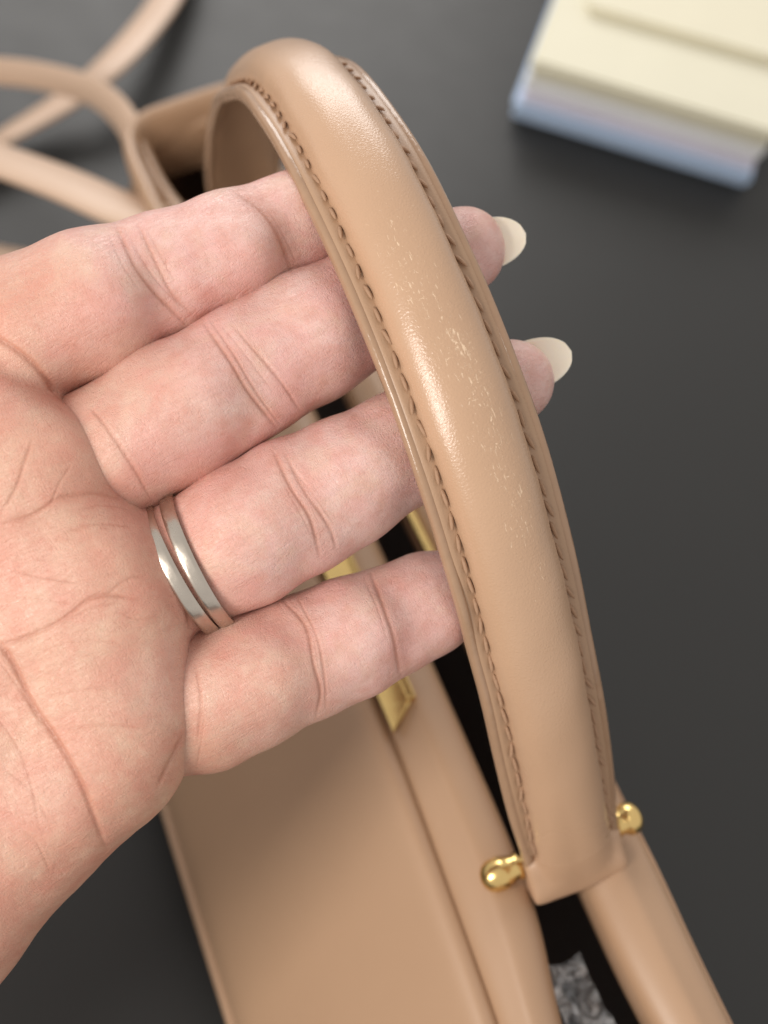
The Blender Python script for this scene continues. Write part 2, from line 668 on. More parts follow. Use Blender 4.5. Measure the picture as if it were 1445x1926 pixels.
# lacquered edges
for sg in (-1, 1):
    rings = []
    for i in range(len(hc)):
        hw = halfw(hs[i])
        th_ = np.linspace(0, 2 * math.pi, 14, endpoint=False)
        ex = np.sign(np.cos(th_)) * np.abs(np.cos(th_)) ** .8; ey = np.sign(np.sin(th_)) * np.abs(np.sin(th_)) ** .8
        w = sg * (hw - 1.0) + 1.15 * ex
        h = -1.72 + 1.62 * ey
        h = h + sag(hs[i], np.full(len(w), sg * hw)) * .95
        rings.append(hpt(i, w, h))
    loft('edge_bead', rings, M_EDGE, handle)

# padded roll
s_start, s_end = 3.0, HL - 3.0
rv, ruv, rwear = [], [], []
NA = 41
sel = [i for i in range(len(hc)) if s_start <= hs[i] <= s_end]
s_mid = hs[np.argmin(np.linalg.norm(hc - np.array([52, 89]), axis=1))]
for i in sel:
    s = hs[i]
    e = min(s - 0, HL - s)
    hgt = 5.9 * (1 - .2 * math.exp(-(e / 9.0) ** 2))
    hw = 8.35 + .10 * math.sin(s * .13) + .07 * math.sin(s * .37)
    x = np.linspace(-1, 1, NA)
    a = x * math.pi / 2
    w = hw * np.sign(np.sin(a)) * np.abs(np.sin(a)) ** .95
    h = -.75 + (hgt + .75) * np.cos(a) ** .82
    # soft stitch pulls
    ph = .16 * np.cos(2 * math.pi * s / 4.3) * np.clip((np.abs(x) - .55) / .45, 0, 1)
    w = w - np.sign(w) * np.abs(ph)
    h = h + .12 * np.sin(s * .09 + 2 * x) + .05 * np.sin(s * .31 - 3 * x)
    rv.append(hpt(i, w, h))
    for k in range(NA):
        ruv.append((s, x[k] * hw * 1.25))
    wr = math.exp(-((s - s_mid - 3) / 44.0) ** 4)
    dw = x * hw
    c0 = .9 - 1.6 * math.sin((s - s_mid) * .03)
    rwear.append(wr * np.exp(-((dw - c0) / 3.9) ** 2))
rv = np.concatenate(rv)
nr_ = len(sel)
fs = grid_faces(nr_, NA)
roll = new_mesh('padded_roll', rv, fs, M_ROLL, handle)
uvl = roll.data.uv_layers.new(name='UVMap')
li = np.zeros(len(roll.data.loops), int); roll.data.loops.foreach_get('vertex_index', li)
uvl.data.foreach_set('uv', np.array(ruv)[li].ravel())
wa = roll.data.attributes.new('wear', 'FLOAT', 'POINT')
wa.data.foreach_set('value', np.concatenate(rwear))
fix_normals(roll)

# end tabs wrapped round the pins


def end_tab(end):
    i0 = 0 if end == 0 else len(hc) - 1
    c0 = hc[i0]; tt = ht[i0] * (1 if end == 0 else -1); nn = hn[i0]
    # t along the handle, half width, shoulder top, bottom, squareness, height of the padded middle
    st = [(9, 7.4, -.4, -2.6, 2.4, 4.6), (6, 7.8, -.2, -2.9, 2.6, 4.8), (3.6, 8.25, .2, -3.2, 3, 4.9), (2.7, 8.6, .5, -3.5, 3, 4.85), (2.1, 9.5, .8, -3.9, 3.2, 4.8), (1.6, 10.35, 1.0, -4.2, 3.4, 4.7),
          (1.1, 10.8, 1.15, -4.4, 3.6, 4.65), (0, 11.0, 1.4, -4.6, 3.8, 4.45), (-2, 11.05, 1.75, -4.7, 4, 4.1), (-4, 11.05, 2.0, -4.7, 4.2, 3.7), (-6, 11.1, 2.3, -4.6, 6, 3.3), (-8.0, 11.1, 2.3, -4.6, 7, 2.9), (-9.0, 11.05, 2.1, -4.5, 7, 2.6), (-9.5, 10.9, 1.7, -4.2, 7, 2.1), (-9.7, 10.5, 1.1, -3.7, 7, 1.4), (-9.7, 9, .2, -2.8, 6, .4)]
    rings = []
    for (t_, hw, top, bot, pw, hr) in st:
        th_ = np.linspace(0, 2 * math.pi, 72, endpoint=False)
        cx = np.sign(np.cos(th_)) * np.abs(np.cos(th_)) ** (2 / pw); sy = np.sign(np.sin(th_)) * np.abs(np.sin(th_)) ** (2 / pw)
        w = hw * cx
        mid = (top + bot) / 2
        h = mid + sy * (top - bot) / 2
        x_ = np.clip(np.abs(w) / 8.5, 0, 1)
        rp = -.75 + (hr + .75) * np.sqrt(1 - x_ ** 2.1)
        kk = .9
        hh_ = np.maximum(kk - np.abs(h - rp), 0) / kk
        hm = np.maximum(h, rp) + hh_ * hh_ * kk * .25
        h = np.where(sy > .05, hm, h)
        lu = c0 + t_ * tt + np.outer(h, nn)
        rings.append(bag(w, lu[:, 0], lu[:, 1]))
    ob = loft('end_tab', rings, M_ROLL2, handle)
    return ob


end_tab(0)
end_tab(1)

# stitches: each a slanted thread segment lying in the seam
sp = 4.3
stm = None
count = int((s_end - s_start) / sp)


def stitch_mesh():
    n = 7; m = 8
    rings = []
    for k in range(n):
        x = -1 + 2 * k / (n - 1)
        r = .42 * math.sqrt(max(.02, 1 - abs(x) ** 2.6))
        zc = .22 * (1 - x * x) - .18
        th_ = np.linspace(0, 2 * math.pi, m, endpoint=False)
        rings.append(np.stack([np.full(m, x * 1.85), r * np.cos(th_), zc + r * np.sin(th_)], 1))
    v = np.concatenate(rings) * SC
    fs = grid_faces(n, m, close_m=True) + [tuple(range(m - 1, -1, -1)), tuple((n - 1) * m + i for i in range(m))]
    me = bpy.data.meshes.new('stitch')
    me.from_pydata(v.tolist(), [], fs); me.update()
    me.polygons.foreach_set('use_smooth', [True] * len(me.polygons))
    me.materials.append(M_THREAD)
    return me


stm = stitch_mesh()
for sg in (-1, 1):
    for k in range(1, int(235 / sp)):
        s = 2.5 + k * sp + random.uniform(-.15, .15)
        p = hat(s, sg * ((8.72 if sg < 0 else 8.8) + random.uniform(-.12, .12)), .2)
        q = hat(s + .5, sg * 8.75, .05)
        up = hat(s, sg * 8.75, 1.05) - hat(s, sg * 8.75, .05)
        tx_ = (to_world(q) - to_world(p)); tx_ /= np.linalg.norm(tx_)
        uz = M @ up; uz /= np.linalg.norm(uz)
        ux = tx_ + .0
        yy = np.cross(uz, ux); yy /= np.linalg.norm(yy)
        sl = math.radians((-11 if sg < 0 else 3) + random.uniform(-4, 4))
        ux2 = ux * math.cos(sl) + yy * math.sin(sl)
        yy2 = np.cross(uz, ux2)
        uz2 = np.cross(ux2, yy2)
        o = bpy.data.objects.new('stitch', stm)
        col.objects.link(o)
        o.parent = handle
        mm = np.eye(4); mm[:3, 0] = ux2; mm[:3, 1] = yy2; mm[:3, 2] = uz2
        mm[:3, 3] = to_world(p) - np.array(handle['_o'])
        o.matrix_local = Matrix(mm.tolist())


# gold pins through the tabs, resting on both rims
def pin(l, u):
    xs = [-20.3, -20.0, -19.2, -17.8, -16.0, -15.2, -14.8, -14.4, -12.6, -11.4, -11.0, -8, 8, 11.0, 11.4, 12.6, 13.6, 13.9, 14.2, 14.8, 16.0, 17.0, 17.6, 17.8]
    rs = [.4, 1.7, 3.0, 3.75, 3.95, 3.85, 3.7, 3.4, 2.9, 3.3, 2.0, 2.0, 2.0, 2.0, 3.3, 2.9, 3.4, 3.7, 3.85, 3.95, 3.75, 3.0, 1.7, .4]
    th_ = np.linspace(0, 2 * math.pi, 20, endpoint=False)
    rs = [q * .93 for q in rs]
    rings = [bag(np.full(20, x), l + r * np.cos(th_), u + r * np.sin(th_)) for x, r in zip(xs, rs)]
    return loft('handle_pin', rings, M_GOLD, handbag)


pin(3.2, -3.6)
pin(240, -14.0)


# ---- shoulder strap lying on the table
def strap(name, path, widths, tilt, thick, mat, parent):
    path = np.asarray(path, float)
    c, s = resample(cr(path, 20), 4)
    tt = np.gradient(c, axis=0); tt /= np.linalg.norm(tt, axis=1)[:, None]
    u_ = np.linspace(0, 1, len(c))
    wd = np.interp(u_, np.linspace(0, 1, len(widths)), widths)
    tl = np.interp(u_, np.linspace(0, 1, len(tilt)), tilt)
    rings = []
    for p, t_, w, a in zip(c, tt, wd, tl):
        side = np.cross(t_, UPV); side /= np.linalg.norm(side)
        up = np.cross(side, t_)
        e1 = side * math.cos(a) + up * math.sin(a); e2 = -side * math.sin(a) + up * math.cos(a)
        q = np.array([(-1, -.6), (-1, .6), (-.92, 1), (.92, 1), (1, .6), (1, -.6), (.92, -1), (-.92, -1)])
        rings.append(p + np.outer(q[:, 0] * w / 2, e1) + np.outer(q[:, 1] * thick / 2, e2))
    return loft(name, rings, mat, parent)


def tb(x, y, h):
    return on_table(x, y, h)


sp_path = [tb(268, 285, 78), tb(225, 212, 66), tb(170, 170, 50), tb(90, 146, 38), tb(0, 134, 30), tb(-130, 130, 14), tb(-220, 220, 9),
           tb(-150, 310, 9), tb(-60, 295, 9), tb(40, 240, 10), tb(130, 185, 14), tb(200, 130, 20), tb(265, 62, 20), tb(318, -15, 16), tb(350, -120, 10),
           tb(250, -260, 9), tb(-50, -250, 9), tb(-330, -60, 9), tb(-420, 200, 9), tb(-280, 300, 40), tb(-120, 265, 60), tb(0, 302, 70), tb(120, 346, 78), tb(230, 395, 84), tb(292, 415, 88)]
wl = [11] * 6 + [16] * 5 + [13] * 5 + [13] * 2 + [16] * 3 + [17.5] * 4
ti = [1.1] * 5 + [.9, .5, .25, .2, .2, .3, .7, .9, .9, .6, .3, .2, .2, .2, .1, .1, .1, .1, .1, .1]
strap('shoulder_strap', sp_path, wl, ti, 2.6, M_LEA_LIT, handbag)
strap('strap_end', [tb(-160, 455, 40), tb(-40, 478, 50), tb(60, 497, 60), tb(160, 530, 66)], [13, 13], [.1, .1], 2.6, M_LEA_LIT, handbag)

# ---------------------------------------------------------------- clear wrapper inside the bag
t = NT('clear_film')
gl = t.coord()
hz_ = t.ramp(t.noise(gl, 130, 3, .6, 2.5).outputs['Fac'], [(.40, (.9, .9, .9)), (.62, (.35, .35, .35))])
t.set(Base_Color=(.92, .94, .96), Roughness=.08, Transmission_Weight=hz_, IOR=1.45, Normal=t.bump(t.noise(gl, 60, 2, .5, 1.0).outputs['Fac'], .4, .003))
n1, n2 = 6, 8
vv = []
cw0 = px(1088, 1880, 259)
for i in range(n1):
    for j in range(n2):
        a = (i / (n1 - 1) - .5); b = (j / (n2 - 1) - .5)
        p = cw0 + BW * (a * 9.5 + 1.2 * b) + BL * (b * -16) + BU * (b * -5 + 1.6 * math.sin(9 * a + 5 * b) + 1.2 * math.sin(14 * b - 6 * a) + rng.normal(0, .75))
        vv.append(p)
wr_org = to_world(cw0[None])[0]
wrap = new_mesh('plastic_wrapper', np.array(vv), grid_faces(n1, n2), t.m, None, False, wr_org)
sm = wrap.modifiers.new('thick', 'SOLIDIFY'); sm.thickness = .00012
tag(wrap, 'crumpled clear plastic wrapper tucked in the dark opening of the bag', 'wrapper')

# ---------------------------------------------------------------- paper stack
f0 = on_table(962, 226); f1 = on_table(1398, 358)
ex = f1 - f0; wlen = np.linalg.norm(ex); ex /= wlen
ey = np.cross(UPV, ex); ey /= np.linalg.norm(ey)
if (M @ ey)[1] < 0:
    ey = -ey


def pad(name, c, x0, x1, y0, y1, z0, z1, label, nlay=4, rot=0.0, jit=1.2):
    lay = np.linspace(z0, z1, nlay + 1)
    vs, fs = [], []
    for k in range(nlay):
        j1, j2, j3, j4 = rng.normal(0, jit, 4)
        cs = [(x0 + j1, y0 + j2), (x1 + j3, y0 + j2), (x1 + j3, y1 + j4), (x0 + j1, y1 + j4)]
        cx_, cy_ = (x0 + x1) / 2, (y0 + y1) / 2
        b = len(vs)
        # rounded corners
        loop = []
        rr = 2.0
        for (qx, qy), (a0) in zip(cs, (180, 270, 0, 90)):
            ox = qx + (rr if qx < cx_ else -rr); oy = qy + (rr if qy < cy_ else -rr)
            for aa in (a0, a0 + 45, a0 + 90):
                loop.append((ox + rr * math.cos(math.radians(aa)), oy + rr * math.sin(math.radians(aa))))
        loop = [((qx - cx_) * math.cos(rot) - (qy - cy_) * math.sin(rot) + cx_, (qx - cx_) * math.sin(rot) + (qy - cy_) * math.cos(rot) + cy_) for qx, qy in loop]
        for z in (lay[k] + .05, lay[k + 1]):
            for qx, qy in loop:
                vs.append(f0 + ex * qx + ey * qy + UPV * z)
        m = len(loop)
        for q in range(m):
            fs.append((b + q, b + (q + 1) % m, b + m + (q + 1) % m, b + m + q))
        fs.append(tuple(b + m + q for q in range(m)))
        fs.append(tuple(b + q for q in range(m - 1, -1, -1)))
    org = to_world((f0 + ex * (x0 + x1) / 2 + ey * (y0 + y1) / 2 + UPV * z0)[None])[0]
    ob = new_mesh(name, np.array(vs), fs, paper(name + '_paper', c), None, False, org)
    tag(ob, label, 'notepad', 'paper pads stacked on the table')
    return ob


pad('paper_pad', (.52, .66, .86), 0, wlen, 0, 150, .3, 10.5, 'pale blue paper pad at the bottom of the stack on the dark table', 6)
pad('paper_pad', (.80, .78, .88), 2, wlen - 1, 1.5, 149, 10.5, 17, 'lavender paper pad between the blue pad and the white pad', 5)
pad('paper_pad', (.88, .88, .87), 2.5, wlen + 1, 1, 149, 17, 26, 'white paper pad under the large cream pad', 7)
pad('paper_pad', (.80, .76, .60), 3.5, wlen + 2, .5, 149, 26, 35, 'large cream paper pad lying on the white pad', 5)
pad('paper_pad', (.80, .75, .58), 18, wlen + 8, 52, 150, 35, 40, 'smaller cream paper pad on top of the stack', 2, .02)

# ---------------------------------------------------------------- hand (one continuous surface from a distance field)
ZS = 0.9                               # a finger is a little flatter than round
VOX = 0.7
gx0, gx1, gy0, gy1, gz0, gz1 = -192, 44, -92, 160, 178, 252
nx, ny, nz = int((gx1 - gx0) / VOX), int((gy1 - gy0) / VOX), int((gz1 - gz0) / VOX)
gX = (gx0 + VOX * np.arange(nx)).astype(np.float32)
gY = (gy0 + VOX * np.arange(ny)).astype(np.float32)
gZ = (gz0 + VOX * np.arange(nz)).astype(np.float32)
BIG = 20.0


def cone_into(D, a, b, ra, rb, k):
    pad_ = max(ra, rb) + 9
    lo = np.minimum(a, b) - pad_; hi = np.maximum(a, b) + pad_
    i0, i1 = np.searchsorted(gX, [lo[0], hi[0]]); j0, j1 = np.searchsorted(gY, [lo[1], hi[1]]); k0, k1 = np.searchsorted(gZ, [lo[2], hi[2]])
    if i1 <= i0 or j1 <= j0 or k1 <= k0:
        return
    X = gX[i0:i1, None, None] - np.float32(a[0]); Y = gY[None, j0:j1, None] - np.float32(a[1]); Z = (gZ[None, None, k0:k1] - np.float32(a[2])) / np.float32(ZS)
    ba = (b - a).astype(np.float32).copy(); ba[2] /= ZS
    bb = float(ba @ ba) + 1e-9
    t_ = np.clip((X * ba[0] + Y * ba[1] + Z * ba[2]) / bb, 0, 1)
    d = np.sqrt((X - t_ * ba[0]) ** 2 + (Y - t_ * ba[1]) ** 2 + (Z - t_ * ba[2]) ** 2) - (ra + (rb - ra) * t_)
    sub = D[i0:i1, j0:j1, k0:k1]
    if k > 0:
        hh = np.maximum(k - np.abs(sub - d), 0) / k
        sub[...] = np.minimum(sub, d) - hh * hh * k * .25
    else:
        sub[...] = np.minimum(sub, d)


def smin_into(D, E, k):
    hh = np.maximum(k - np.abs(D - E), 0) / k
    np.minimum(D, E, out=D)
    D -= hh * hh * (k * .25)


FING = {
    'index': [(-115, 745, 213, 13.5), (40, 628, 214.5, 13.7), (175, 567, 214.5, 13.2), (300, 518, 217, 11.0), (430, 468, 219, 10.4), (550, 420, 223, 9.2), (650, 378, 226, 9.2), (728, 352, 229, 8.2)],
    'middle': [(30, 935, 213, 13), (195, 860, 214.5, 12.6), (330, 778, 214.5, 12.8), (465, 699, 217, 12.2), (580, 634, 220, 12.2), (700, 570, 223, 11.0), (790, 520, 224, 10.2), (870, 470, 225.5, 8.3)],
    'ring': [(180, 1120, 213, 13), (335, 1072, 214.5, 11.5), (395, 1042, 214.5, 11.7), (460, 1008, 214, 12.7), (560, 953, 216, 12.6), (650, 905, 217, 11.8), (755, 845, 219, 10.6), (870, 775, 221, 10.0), (963, 718, 222.5, 8.0)],
    'little': [(215, 1340, 214, 13.5), (385, 1316, 216.5, 12.9), (470, 1280, 216.5, 12.3), (575, 1236, 218.5, 11.5), (660, 1199, 219.5, 11.2), (737, 1167, 222, 10.1), (800, 1137, 223.5, 9.6), (846, 1118, 225, 8.6)],
}
PADS = {  # soft pads on the palm side of the phalanges
    'index': [((60, 625), (200, 560), 207, 6.5), ((360, 500), (460, 460), 212.0, 5.0)],
    'middle': [((230, 838), (380, 750), 207.5, 6.6), ((540, 657), (610, 618), 213, 5.2)],
    'ring': [((455, 1012), (500, 986), 207.5, 6.4), ((620, 922), (690, 882), 211, 5.2)],
    'little': [((420, 1305), (510, 1270), 209.5, 6.6), ((630, 1212), (690, 1187), 213.5, 5.0)],
}
D = np.full((nx, ny, nz), BIG, np.float32)
# palm
mcp = {'index': (-100, 785, 211.5, 15.2), 'middle': (40, 930, 210.5, 15.2), 'ring': (165, 1125, 210.5, 15.0), 'little': (205, 1338, 212, 14.8)}
wri = {'index': (-560, 1350, 212, 18), 'middle': (-580, 1480, 211, 19), 'ring': (-560, 1600, 211, 19), 'little': (-480, 1700, 212, 18)}
for f in mcp:
    cone_into(D, px(*mcp[f][:3]), px(*wri[f][:3]), mcp[f][3], wri[f][3], 8)
cone_into(D, px(165, 1425, 213), px(-200, 1700, 211), 15.3, 21.5, 9)
cone_into(D, px(-200, 1700, 211), px(-440, 1840, 212), 21.5, 22, 9)
for a, b in (('index', 'middle'), ('middle', 'ring'), ('ring', 'little')):
    cone_into(D, px(*mcp[a][:3]), px(*mcp[b][:3]), 13.4, 13.4, 8)
# mounts under the fingers
for (x, y, d, r) in ((-20, 800, 205.5, 8.5), (95, 880, 205, 8.5), (180, 1070, 205.5, 9), (230, 1190, 205.5, 9), (230, 1330, 206, 9.5), (190, 1440, 206, 9)):
    cone_into(D, px(x, y, d), px(x - 40, y + 30, d), r, r, 7)
# thenar and thumb, outside the frame
cone_into(D, px(-540, 1270, 207), px(-400, 960, 204), 22, 19, 9)
cone_into(D, px(-400, 960, 204), px(-385, 700, 202), 17, 12, 6)
cone_into(D, px(-385, 700, 202), px(-345, 480, 203), 11.5, 10.5, 4)
cone_into(D, px(-345, 480, 203), px(-300, 320, 205), 10.5, 8.5, 4)
# wrist and forearm stub
cone_into(D, px(-560, 1560, 212), px(-900, 2200, 214), 24, 26, 12)
cone_into(D, px(-470, 1700, 213), px(-800, 2240, 214), 22, 25, 12)
# neighbouring fingers press against each other along a sharp line, so they are
# meshed alternately and the two shells joined into one skin
FIELDS = []
for names, grow in ((('index', 'ring'), 0.0), (('middle', 'little'), 2.0)):
    G = D + np.float32(grow)
    for f in names:
        st = FING[f]
        Ef = np.full((nx, ny, nz), BIG, np.float32)
        for (a, b) in zip(st[:-1], st[1:]):
            cone_into(Ef, px(*a[:3]), px(*b[:3]), a[3], b[3], 2.0)
        for (p, q, d, r) in PADS[f]:
            cone_into(Ef, px(p[0], p[1], d), px(q[0], q[1], d), r, r, 5.0)
        smin_into(G, Ef, 2.6)
    FIELDS.append(G)
del Ef, G, D


def surface_nets(D):
    ins = D < 0
    s8 = np.zeros((nx - 1, ny - 1, nz - 1), np.uint8)
    for di in (0, 1):
        for dj in (0, 1):
            for dk in (0, 1):
                s8 += ins[di:nx - 1 + di, dj:ny - 1 + dj, dk:nz - 1 + dk]
    act = (s8 > 0) & (s8 < 8)
    idx = np.full(act.shape, -1, np.int32)
    ijk = np.argwhere(act)
    idx[act] = np.arange(len(ijk))
    acc = np.zeros((len(ijk), 3)); cnt = np.zeros(len(ijk))
    cs = [(a, b, c) for a in (0, 1) for b in (0, 1) for c in (0, 1)]
    val = {c: D[ijk[:, 0] + c[0], ijk[:, 1] + c[1], ijk[:, 2] + c[2]] for c in cs}
    for c in cs:
        for ax in range(3):
            if c[ax] == 0:
                c2 = tuple(1 if k == ax else c[k] for k in range(3))
                va, vb = val[c], val[c2]
                m = (va < 0) != (vb < 0)
                t_ = np.where(m, va / np.where(va == vb, 1, va - vb), 0)
                pt = np.array(c, float)[None].repeat(len(ijk), 0)
                pt[:, ax] += t_
                acc[m] += pt[m]; cnt[m] += 1
    pos = (ijk + acc / cnt[:, None]) * VOX + np.array([gx0, gy0, gz0])
    quads = []
    for ax in range(3):
        sl1 = [slice(None)] * 3; sl2 = [slice(None)] * 3
        sl1[ax] = slice(0, -1); sl2[ax] = slice(1, None)
        ch = ins[tuple(sl1)] != ins[tuple(sl2)]
        e = np.argwhere(ch)
        o1, o2 = [k for k in range(3) if k != ax]
        e = e[(e[:, o1] > 0) & (e[:, o2] > 0) & (e[:, o1] < D.shape[o1] - 1) & (e[:, o2] < D.shape[o2] - 1)]
        sgn = ins[tuple(e.T)]
        def g(a, b):
            q = e.copy(); q[:, o1] -= a; q[:, o2] -= b
            return idx[tuple(q.T)]
        q = np.stack([g(1, 1), g(0, 1), g(0, 0), g(1, 0)], 1)
        if ax == 1:
            sgn = ~sgn
        q[~sgn] = q[~sgn][:, ::-1]
        quads.append(q)
    return pos, np.concatenate(quads)


HV, HQ = surface_nets(FIELDS[0])
_v, _q = surface_nets(FIELDS[1])
HQ = np.concatenate([HQ, _q + len(HV)]); HV = np.concatenate([HV, _v])
del FIELDS


def vnormals(V, Q):
    n = np.cross(V[Q[:, 2]] - V[Q[:, 0]], V[Q[:, 3]] - V[Q[:, 1]])
    N = np.zeros_like(V)
    for k in range(4):
        for c in range(3):
            N[:, c] += np.bincount(Q[:, k], n[:, c], len(V))
    return N / np.maximum(np.linalg.norm(N, axis=1), 1e-9)[:, None]


def lap(V, Q, it, f=.5):
    ed = np.concatenate([Q[:, [0, 1]], Q[:, [1, 2]], Q[:, [2, 3]], Q[:, [3, 0]]])
    deg = np.bincount(ed[:, 0], minlength=len(V)) + np.bincount(ed[:, 1], minlength=len(V))
    for _ in range(it):
        S = np.stack([np.bincount(ed[:, 0], V[ed[:, 1], c], len(V)) + np.bincount(ed[:, 1], V[ed[:, 0], c], len(V)) for c in range(3)], 1)
        V = V + f * (S / np.maximum(deg, 1)[:, None] - V)
    return V


def subdivide(V, Q):
    """split each quad in four (positions linear, then smoothed)"""
    n = len(V)
    ed = np.concatenate([Q[:, [0, 1]], Q[:, [1, 2]], Q[:, [2, 3]], Q[:, [3, 0]]])
    es = np.sort(ed, 1)
    key = es[:, 0].astype(np.int64) * n + es[:, 1]
    uk, inv = np.unique(key, return_inverse=True)
    ea, eb = (uk // n).astype(int), (uk % n).astype(int)
    em = .5 * (V[ea] + V[eb])
    fc = V[Q].mean(1)
    nq = len(Q)
    e0, e1, e2, e3 = (n + inv[k * nq:(k + 1) * nq] for k in range(4))
    f0_ = n + len(uk) + np.arange(nq)
    NQ = np.concatenate([np.stack([Q[:, 0], e0, f0_, e3], 1), np.stack([e0, Q[:, 1], e1, f0_], 1),
                         np.stack([f0_, e1, Q[:, 2], e2], 1), np.stack([e3, f0_, e2, Q[:, 3]], 1)])
    return np.concatenate([V, em, fc]), NQ


HV = lap(HV, HQ, 3)
HV, HQ = subdivide(HV, HQ)
HV = lap(HV, HQ, 3)
HN = vnormals(HV, HQ)
if (HN[:, 2] * (HV[:, 2] - HV[:, 2].mean())).sum() < 0:
    HQ = HQ[:, ::-1].copy(); HN = -HN

# refine the part of the palm side that the creases lie on
_h = np.stack([CX + F * HV[:, 0] / HV[:, 2], CY + F * HV[:, 1] / HV[:, 2]], 1)
_vm = (HN[:, 2] < .15) & (_h[:, 0] > -70) & (_h[:, 0] < 920) & (_h[:, 1] > 280) & (_h[:, 1] < 1950)
_fm = _vm[HQ].all(1)
HV2, HQ2 = subdivide(HV, HQ[_fm])
HQ = np.concatenate([HQ[~_fm], HQ2]); HV = HV2
HN = vnormals(HV, HQ)

# creases: lines on the palm side, (points, half width in px, depth mm, redness)
CREASE = [
    # finger joints: bundles of thin lines
    ([(219, 428), (240, 470), (259, 509), (299, 559), (352, 612)], 3.6, .34, .6),
    ([(258, 420), (280, 465), (299, 505), (326, 556), (362, 590)], 3.2, .26, .5),
    ([(236, 432), (275, 500), (310, 545), (340, 575)], 2.4, .14, .3),
    ([(205, 440), (232, 500), (262, 545)], 2.2, .10, .25),
    ([(275, 430), (305, 485), (330, 530)], 2.2, .10, .25),
    ([(448, 362), (493, 395), (523, 440), (548, 508)], 4.2, .40, .65),
    ([(470, 365), (512, 405), (540, 455), (556, 490)], 2.6, .16, .35),
    ([(385, 610), (433, 679), (468, 738), (522, 806)], 3.6, .34, .65),
    ([(396, 602), (446, 676), (484, 740), (526, 798)], 2.6, .20, .45),
    ([(438, 612), (488, 669), (533, 724), (566, 775)], 3.0, .24, .45),
    ([(415, 610), (468, 675), (512, 735)], 2.0, .10, .25),
    ([(470, 635), (505, 685), (525, 705)], 2.2, .12, .3),
    ([(172, 770), (189, 788), (224, 838), (259, 893), (285, 940)], 3.2, .24, .4),
    ([(205, 800), (240, 855), (268, 900)], 2.2, .10, .25),
    ([(-40, 620), (0, 639), (45, 669), (85, 709), (118, 765)], 6, .62, .7),
    ([(515, 850), (548, 918), (583, 973), (602, 1045)], 3.6, .32, .6),
    ([(535, 850), (573, 923), (618, 988), (632, 1030)], 3.2, .28, .5),
    ([(548, 875), (590, 930), (628, 985)], 2.2, .14, .3),
    ([(560, 890), (575, 915), (605, 965), (622, 1010)], 2.0, .12, .25),
    ([(528, 900), (560, 955), (588, 1010)], 2.0, .10, .25),
    ([(368, 1250), (378, 1320), (372, 1400)], 3, .22, .4),
    ([(385, 1340), (378, 1400), (368, 1450)], 2.2, .14, .3),
    ([(530, 1125), (575, 1177), (591, 1251), (603, 1300), (596, 1350)], 3.6, .32, .6),
    ([(560, 1122), (596, 1198), (610, 1267), (614, 1330)], 2.8, .20, .45),
    ([(545, 1125), (585, 1185), (600, 1258)], 2.0, .10, .3),
    ([(697, 1075), (724, 1147), (742, 1200), (755, 1275)], 3.8, .34, .6),
    ([(685, 1085), (712, 1150), (730, 1205)], 2.2, .10, .25),
    ([(282, 985), (320, 1060), (350, 1130), (358, 1190)], 5, .5, .6),
    # palm lines
    ([(-30, 1180), (21, 1241), (59, 1321), (106, 1395), (154, 1480), (200, 1595)], 5.5, .62, .75),
    ([(-10, 1230), (40, 1300), (80, 1370)], 2.6, .16, .3),
    ([(-20, 1218), (30, 1205), (75, 1188), (117, 1166), (150, 1140), (176, 1124), (220, 1120), (266, 1129)], 3.8, .34, .55),
    ([(100, 1190), (140, 1160), (185, 1140), (230, 1135)], 2.2, .14, .3),
    ([(0, 988), (60, 969), (110, 938), (150, 930), (189, 928), (235, 940)], 3.8, .32, .5),
    ([(60, 828), (46, 870), (30, 918), (0, 968)], 3.4, .24, .4),
    ([(16, 1072), (80, 1086), (154, 1097)], 2.6, .16, .3),
    ([(117, 1374), (165, 1366), (213, 1363), (277, 1369)], 2.6, .18, .3),
    ([(85, 1310), (150, 1300), (210, 1292)], 2.2, .12, .2),
    ([(298, 1478), (319, 1432), (346, 1379)], 3.8, .34, .5),
    ([(95, 950), (112, 910), (135, 875)], 2.6, .14, .25),
    ([(120, 1000), (190, 985), (255, 990)], 2.6, .16, .3),
    ([(150, 960), (200, 950), (262, 962)], 2.4, .14, .25),
    ([(20, 1120), (90, 1128), (150, 1140)], 2.2, .12, .2),
    ([(60, 1240), (110, 1215), (170, 1205), (250, 1215)], 2.2, .12, .2),
    ([(200, 1120), (240, 1090), (275, 1085)], 2.8, .18, .3),
    ([(220, 1150), (260, 1165), (300, 1160)], 2.2, .12, .25),
    ([(40, 1560), (70, 1585), (95, 1640)], 2.6, .12, .2),
    ([(0, 1440), (60, 1490), (100, 1560)], 2.6, .12, .2),
    ([(-20, 1330), (30, 1400), (60, 1480), (75, 1560)], 3.0, .14, .25),
    # soft broad folds
    ([(140, 1000), (200, 1080), (250, 1180), (270, 1300)], 30, .35, .0),
    ([(20, 900), (80, 1000), (120, 1120)], 34, .3, .0),
    ([(60, 1330), (150, 1490), (200, 1600)], 22, .5, .1),
]
rr_ = random.Random(3)
